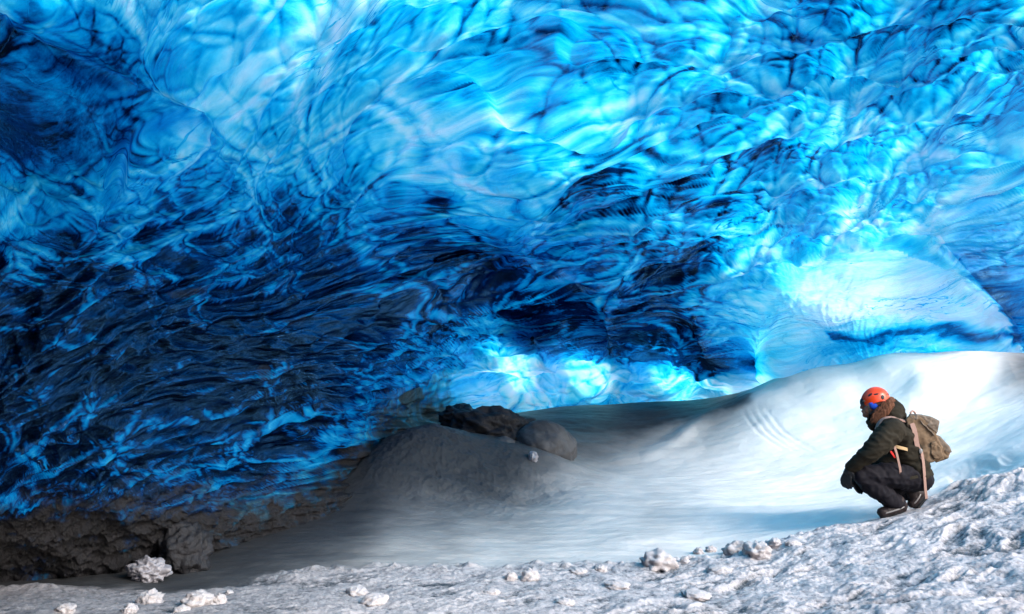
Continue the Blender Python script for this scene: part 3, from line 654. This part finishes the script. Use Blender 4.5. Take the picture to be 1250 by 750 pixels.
# helmet: shell with a wavy lower rim, vents, rim band, chin strap
def helmet():
    bm = bmesh.new(); nT, nP = 22, 64; rows = []
    c = L(1069.2, 490.5)
    for j in range(nT+1):
        row = []
        for i in range(nP):
            ph = 2*math.pi*i/nP              # 0 = back (+x), pi = front (-x)
            zc = -.028+.030*math.cos(ph)*.6-.014*math.cos(2*ph)+.028*math.exp(-((abs(math.sin(ph))-1)/.35)**2)*(1 if math.cos(ph) < .3 else .3)
            th = (math.pi/2+math.asin(max(-1, min(1, -zc/.118))))*j/nT
            x = .112*math.sin(th)*math.cos(ph); y = .092*math.sin(th)*math.sin(ph); z = .115*math.cos(th)
            bulge = 1+.02*math.sin(3*th)*math.cos(ph)
            # raised central rib and side crease
            rib = .004*math.exp(-((y)/.028)**2)*(1 if j > 0 else 1)
            v = Vector((x*bulge, y*bulge, z+rib)); row.append(v)
        rows.append(row)
    vs = []
    for j, row in enumerate(rows):
        if j == 0: vs.append([bm.verts.new(c+row[0])]*nP)
        else: vs.append([bm.verts.new(c+v) for v in row])
    for j in range(nT):
        for i in range(nP):
            q = [vs[j][i], vs[j+1][i], vs[j+1][(i+1)%nP], vs[j][(i+1)%nP]]
            if j == 0: q = q[:3]
            bm.faces.new(q)
    bmesh.ops.recalc_face_normals(bm, faces=bm.faces)
    o = obj('helmet', bm, M_HELM, person)
    m = o.modifiers.new('s', 'SOLIDIFY'); m.thickness = .006; m.offset = -1
    rim = rows[-1]
    bm = bmesh.new()
    for i in range(nP):
        a, b = c+rim[i]*1.004, c+rim[(i+1)%nP]*1.004
        add_cap(bm, a, .0042, b, .0042)
    obj('rim', bm, M_HELM, o)
    def surf(px, py, s):
        x = (px-1069.2)*PX/.112; z = (490.5-py)*PX/.115; y = math.sqrt(max(.02, 1-x*x-z*z)); p = Vector((x*.112, s*y*.092, z*.115)); n = Vector((x/.112, s*y/.092, z/.115)).normalized()
        return c+p, n
    for s in (-1, 1):
        for (px, py, a, w1, w2) in ((1058.5, 481.5, .55, .019, .009), (1065, 480.4, .12, .018, .0075), (1071.5, 484, 1.35, .019, .014), (1080.6, 480.8, .1, .011, .006), (1077.6, 481.0, .2, .004, .003), (1082.3, 485.2, 1.0, .0075, .006)):
            p, n = surf(px, py, s); bm = bmesh.new()
            t = Vector((math.cos(a), 0, math.sin(a))); t = (t-n*t.dot(n)).normalized(); b = n.cross(t)
            M = Matrix((( *[t[0], b[0], n[0]], p[0]), (*[t[1], b[1], n[1]], p[1]), (*[t[2], b[2], n[2]], p[2]), (0, 0, 0, 1)))
            bmesh.ops.create_icosphere(bm, subdivisions=3, radius=1, matrix=M @ Matrix.Diagonal((w1, w2, .0035, 1)))
            obj('vent', bm, M_BLK, o)
    p = c+Vector((-.111, 0, -.004)); bm = bmesh.new(); add_ell(bm, p, (.010, .035, .030)); obj('front_clip', bm, M_BLK, o)
    for s in (-1, 1):
        ribbon('chin_strap', [L(1059.8, 493, s*.079), L(1060.6, 499, s*.078), L(1061.5, 505, s*.070), L(1061, 510, s*.045), L(1060, 512, 0)], .012, .004, M_BLK, o, (1, 0, .3))
        ribbon('chin_strap', [L(1074, 495, s*.083), L(1069, 500, s*.085), L(1064, 504, s*.078), L(1061.5, 506, s*.072)], .011, .004, M_BLK, o, (.5, 0, 1))
helmet()
# blue ear band under the rim
for s in (-1, 1):
    bm = bmesh.new()
    add_ell(bm, L(1066.0, 495.6, s*.066), (.042, .020, .027), .55); add_ell(bm, L(1070, 500, s*.066), (.022, .018, .024), .5)
    fuse('ear_flap', bm, M_BLUE, person, .005, 2, .002, 30, 6)
# trousers
bm = bmesh.new()
add_ell(bm, L(1115, 583), (.125, .195, .105), .2)
chain(bm, [(HIP_L, .105), (L(1086, 580, -.15), .098), (KN_L, .076), (L(1071, 598, -.155), .080), (L(1085, 609, -.14), .072), (L(1094, 613, -.13), .062)])
chain(bm, [(HIP_R, .105), (L(1088, 586, .12), .095), (KN_R, .076), (L(1086, 600, .13), .072), (L(1105, 602, .10), .055)])
chain(bm, [(L(1108, 588), .08), (L(1093, 594, .02), .07)])
tr = fuse('trousers', bm, M_TROU, person, .009, 3, .012, 8., 21, (1.2, .8, 1.2))
# boots
def boot(name, ank, heel, toe, up):
    bm = bmesh.new(); chain(bm, [(ank, .052), (heel, .042)]); chain(bm, [(heel, .040), ((heel+toe)/2, .043), (toe, .036)]); chain(bm, [(ank, .048), ((heel+toe)/2, .042)])
    o = fuse(name, bm, M_BOOT, person, .007, 2, .004, 26, 31)
    d = (toe-heel).normalized(); s = up-d*up.dot(d); s.normalize(); bm = bmesh.new()
    chain(bm, [(heel-s*.030, .030), ((heel+toe)/2-s*.030, .032), (toe-s*.022, .028)]); fuse('sole', bm, M_BLK, o, .006, 1)
    y = d.cross(s)
    for k in range(9):
        bm = bmesh.new(); q = heel+(toe-heel)*(k/8.)-s*.052
        bmesh.ops.create_cube(bm, size=1, matrix=Matrix(((d.x*.014, y.x*.062, s.x*.02, q.x), (d.y*.014, y.y*.062, s.y*.02, q.y), (d.z*.014, y.z*.062, s.z*.02, q.z), (0, 0, 0, 1))))
        bmesh.ops.bevel(bm, geom=bm.edges[:], offset=.003, segments=1, affect='EDGES'); obj('tread', bm, M_BLK, o)
    chainpts = [heel+s*.012-d*.03, heel+s*.012+y*.045, (heel+toe)/2+y*.047+s*.005, toe+y*.036, toe+d*.036, toe-y*.036, (heel+toe)/2-y*.047+s*.005, heel-y*.045+s*.012, heel+s*.012-d*.03]
    ribbon('traction_strap', chainpts, .010, .005, M_METAL, o, tuple(s))
    return o
boot('boot', L(1096, 612, -.13), L(1101, 618.5, -.13), L(1076.5, 625.5, -.16), Vector((.2, 0, 1)))
boot('boot', L(1113, 602, .06), L(1122, 603, .06), L(1113, 614.5, .05), Vector((-.75, 0, .55)))
# gloves, five fingers each
def glove(wr, palm, fdir, curl, spread, thumb, sgn):
    bm = bmesh.new(); chain(bm, [(wr, .040), ((wr+palm)/2, .036)]); 
    f = fdir.normalized(); sp = spread.normalized(); n = f.cross(sp)
    for k in range(4): add_cap(bm, (wr+palm)/2+sp*(k-1.5)*.012, .022, palm+f*.03+sp*(k-1.5)*.021, .0145)
    ln = (.072, .084, .080, .062)
    for k in range(4):
        base = palm+f*.032+sp*(k-1.5)*.0225; l = ln[k]; c = curl
        d1 = (f+c*.35).normalized(); d2 = (f*.7+c*.9).normalized(); d3 = (f*.25+c*1.1).normalized()
        a = base+d1*l*.42; b = a+d2*l*.33; e = b+d3*l*.25
        chain(bm, [(base, .0135), (a, .0125), (b, .0115), (e, .0105)])
    t0 = palm-f*.03+sp*(-1.7)*.018*sgn; chain(bm, [(t0, .018), (t0+thumb*.035, .0155), (t0+thumb*.062+f*.012, .0125)])
    return fuse('glove', bm, M_GLOV, person, .0042, 1, .0015, 40, 17)
glove(WR_L, L(1033.5, 580.5, -.15), Vector((-.12, .05, -1)), Vector((.55, .1, -.1)), Vector((.6, -.75, .1)), Vector((.5, -.2, -.75)).normalized(), -1)
glove(WR_R, L(1043.5, 585.5, -.02), Vector((.2, -.15, -1)), Vector((.45, -.1, -.2)), Vector((.7, .7, .15)), Vector((-.3, -.5, -.7)).normalized(), 1)

# ------------------------------------------------------------------ backpack
bp = empty('backpack', L(1128, 563)); tag(bp, 'tan canvas backpack with pinkish straps worn on the back of the crouching person', 'backpack')
def panel_(name, poly, y0, y1, mat, parent, vox=.008, it=4, wr=.006, wf=14, seed=0):
    bm = bmesh.new(); a = [bm.verts.new(L(x, y, y0)) for x, y in poly]; b = [bm.verts.new(L(x, y, y1)) for x, y in poly]; n = len(poly)
    bm.faces.new(a); bm.faces.new(b[::-1])
    for i in range(n): bm.faces.new((a[i], b[i], b[(i+1)%n], a[(i+1)%n]))
    bmesh.ops.recalc_face_normals(bm, faces=bm.faces)
    return fuse(name, bm, mat, parent, vox, it, wr, wf, seed)
body = panel_('main_bag', [(1106, 512), (1111, 508), (1122, 508.5), (1131, 513), (1138, 523), (1143, 533), (1150, 546), (1148, 560), (1133, 565), (1123, 561), (1115, 545), (1109, 528)], -.165, .165, M_CANV, bp, .008, 5, .009, 11, 2)
panel_('bag_lid', [(1110, 506.5), (1124, 507), (1136, 509.5), (1146, 514.5), (1145, 519), (1143, 529), (1137, 524), (1126, 514), (1112, 511)], -.17, .17, M_CANV2, bp, .006, 3, .008, 16, 4)
pk = panel_('pocket', [(1134, 537), (1141, 533), (1151, 541), (1158.5, 551), (1157, 559), (1143, 564), (1135, 556)], -.13, .13, M_CANV, bp, .006, 3, .007, 18, 6)
panel_('pocket_flap', [(1140, 530.5), (1147, 533), (1159, 546), (1161.5, 552), (1154, 552), (1146, 543), (1139, 535)], -.135, .135, M_CANV2, pk, .006, 2, .005, 18, 7)
for s in (-1, 1):   # side pouch with its own lid
    panel_('side_pocket', [(1136, 541), (1142, 539), (1149, 548), (1151, 558), (1141, 561), (1136, 553)], s*.13, s*.178, M_CANV, bp, .006, 3, .006, 22, 8)
    ribbon('side_strap', [L(1113, 517, s*.178), L(1117, 527, s*.190), L(1119, 543, s*.190), L(1124, 556, s*.186), L(1125, 563, s*.176)], .036, .006, M_WEB, bp, (1, 0, .25))
    ribbon('closing_strap', [L(1118, 508, s*.10), L(1130, 511, s*.105), L(1141, 518, s*.10), L(1141, 528, s*.10), L(1138, 533, s*.10)], .018, .006, M_CANV2, bp, (0, 1, 0))
    ribbon('pocket_strap', [L(1149, 537, s*.07), L(1157, 545, s*.07), L(1160, 553, s*.07), L(1154, 559, s*.07)], .018, .006, M_WEB, bp, (0, 1, 0))
    ribbon('hanging_strap', [L(1125, 552, s*.196), L(1127, 562, s*.20), L(1128.5, 580, s*.21), L(1129.5, 596, s*.20), L(1131, 609, s*.19)], .022, .004, M_WEB, bp, (1, .15, .1))
    ribbon('shoulder_strap', [L(1107, 515, s*.12), L(1100, 513.0, s*.145), L(1090, 509.5, s*.14), L(1080, 510.5, s*.135), L(1073, 516, s*.14), L(1070, 524, s*.15)], .050, .012, M_WEBT if s > 9 else M_WEB, bp, (.15, 1, .1))
    ribbon('waist_strap', [L(1112, 551, s*.16), L(1105, 548, s*.212), L(1098, 546.5, s*.232), L(1092, 544.5, s*.222)], .024, .005, M_WEBT, bp, (0, .1, 1))
    ribbon('buckle_strap', [L(1091, 544, s*.236), L(1094, 551, s*.244), L(1096.5, 562, s*.246), L(1099, 573, s*.240), L(1100, 583, s*.232)], .017, .004, M_WEB, bp, (1, 0, .2))
    bm = bmesh.new(); add_ell(bm, L(1124, 551, s*.2), (.014, .006, .02)); obj('buckle', bm, M_METAL, bp)
    bm = bmesh.new(); add_ell(bm, L(1139, 530, s*.11), (.012, .010, .016)); obj('buckle', bm, M_METAL, bp)
bm = bmesh.new(); hp = [L(1112.5, 509, -.02), L(1111.5, 504, -.02), L(1114, 501.5, 0), L(1117, 504, .02), L(1118.5, 509, .02)]
chain(bm, [(p, .008) for p in hp]); fuse('handle', bm, M_WEB, bp, .004, 1)
bm = bmesh.new(); chain(bm, [(L(1124+3.2*k, 514.5+3.1*k+(k%2)*1.2, -.172), .006) for k in range(6)]); fuse('drawcord', bm, M_CANV2, bp, .003, 1)

# ------------------------------------------------------------------ camera, light, world
cam = bpy.data.cameras.new('camera'); co_ = bpy.data.objects.new('camera', cam); C.objects.link(co_)
co_.location = (0, 0, EYE); co_.rotation_euler = (math.radians(90), 0, 0)
cam.sensor_width = 36; cam.lens = 36*F/1250; cam.shift_y = -(375-HY)/1250; cam.clip_end = 3000; cam.clip_start = .05
bpy.context.scene.camera = co_
SUN_EL = math.radians(37); SD = Vector((.80, -.60, 0)).normalized()
sund = Vector((SD.x*math.cos(SUN_EL), SD.y*math.cos(SUN_EL), math.sin(SUN_EL)))
sl = bpy.data.lights.new('sun', 'SUN'); sl.energy = 1.2; sl.angle = math.radians(24); sl.color = (1, .975, .94)
so = bpy.data.objects.new('sun', sl); C.objects.link(so); so.rotation_euler = sund.to_track_quat('Z', 'Y').to_euler(); so.location = (10, -3, 12)
w = bpy.data.worlds.new('World'); bpy.context.scene.world = w; w.use_nodes = True
nt = w.node_tree; nt.nodes.clear()
sky = nt.nodes.new('ShaderNodeTexSky'); sky.sky_type = 'NISHITA'; sky.sun_disc = False
sky.sun_elevation = SUN_EL; sky.sun_rotation = math.atan2(sund.x, sund.y)
sky.air_density = 1.; sky.dust_density = 2.5; sky.ozone_density = .6
bg = nt.nodes.new('ShaderNodeBackground'); bg.inputs[1].default_value = .15
wo = nt.nodes.new('ShaderNodeOutputWorld'); nt.links.new(sky.outputs[0], bg.inputs[0]); nt.links.new(bg.outputs[0], wo.inputs[0])
sc = bpy.context.scene
sc.render.engine = 'CYCLES'
sc.view_settings.view_transform = 'Standard'; sc.view_settings.look = 'None'; sc.view_settings.gamma = 1; sc.view_settings.exposure = 1.35
sc.cycles.use_denoising = True;  sc.cycles.max_bounces = 4; sc.cycles.diffuse_bounces = 1; sc.cycles.glossy_bounces = 2
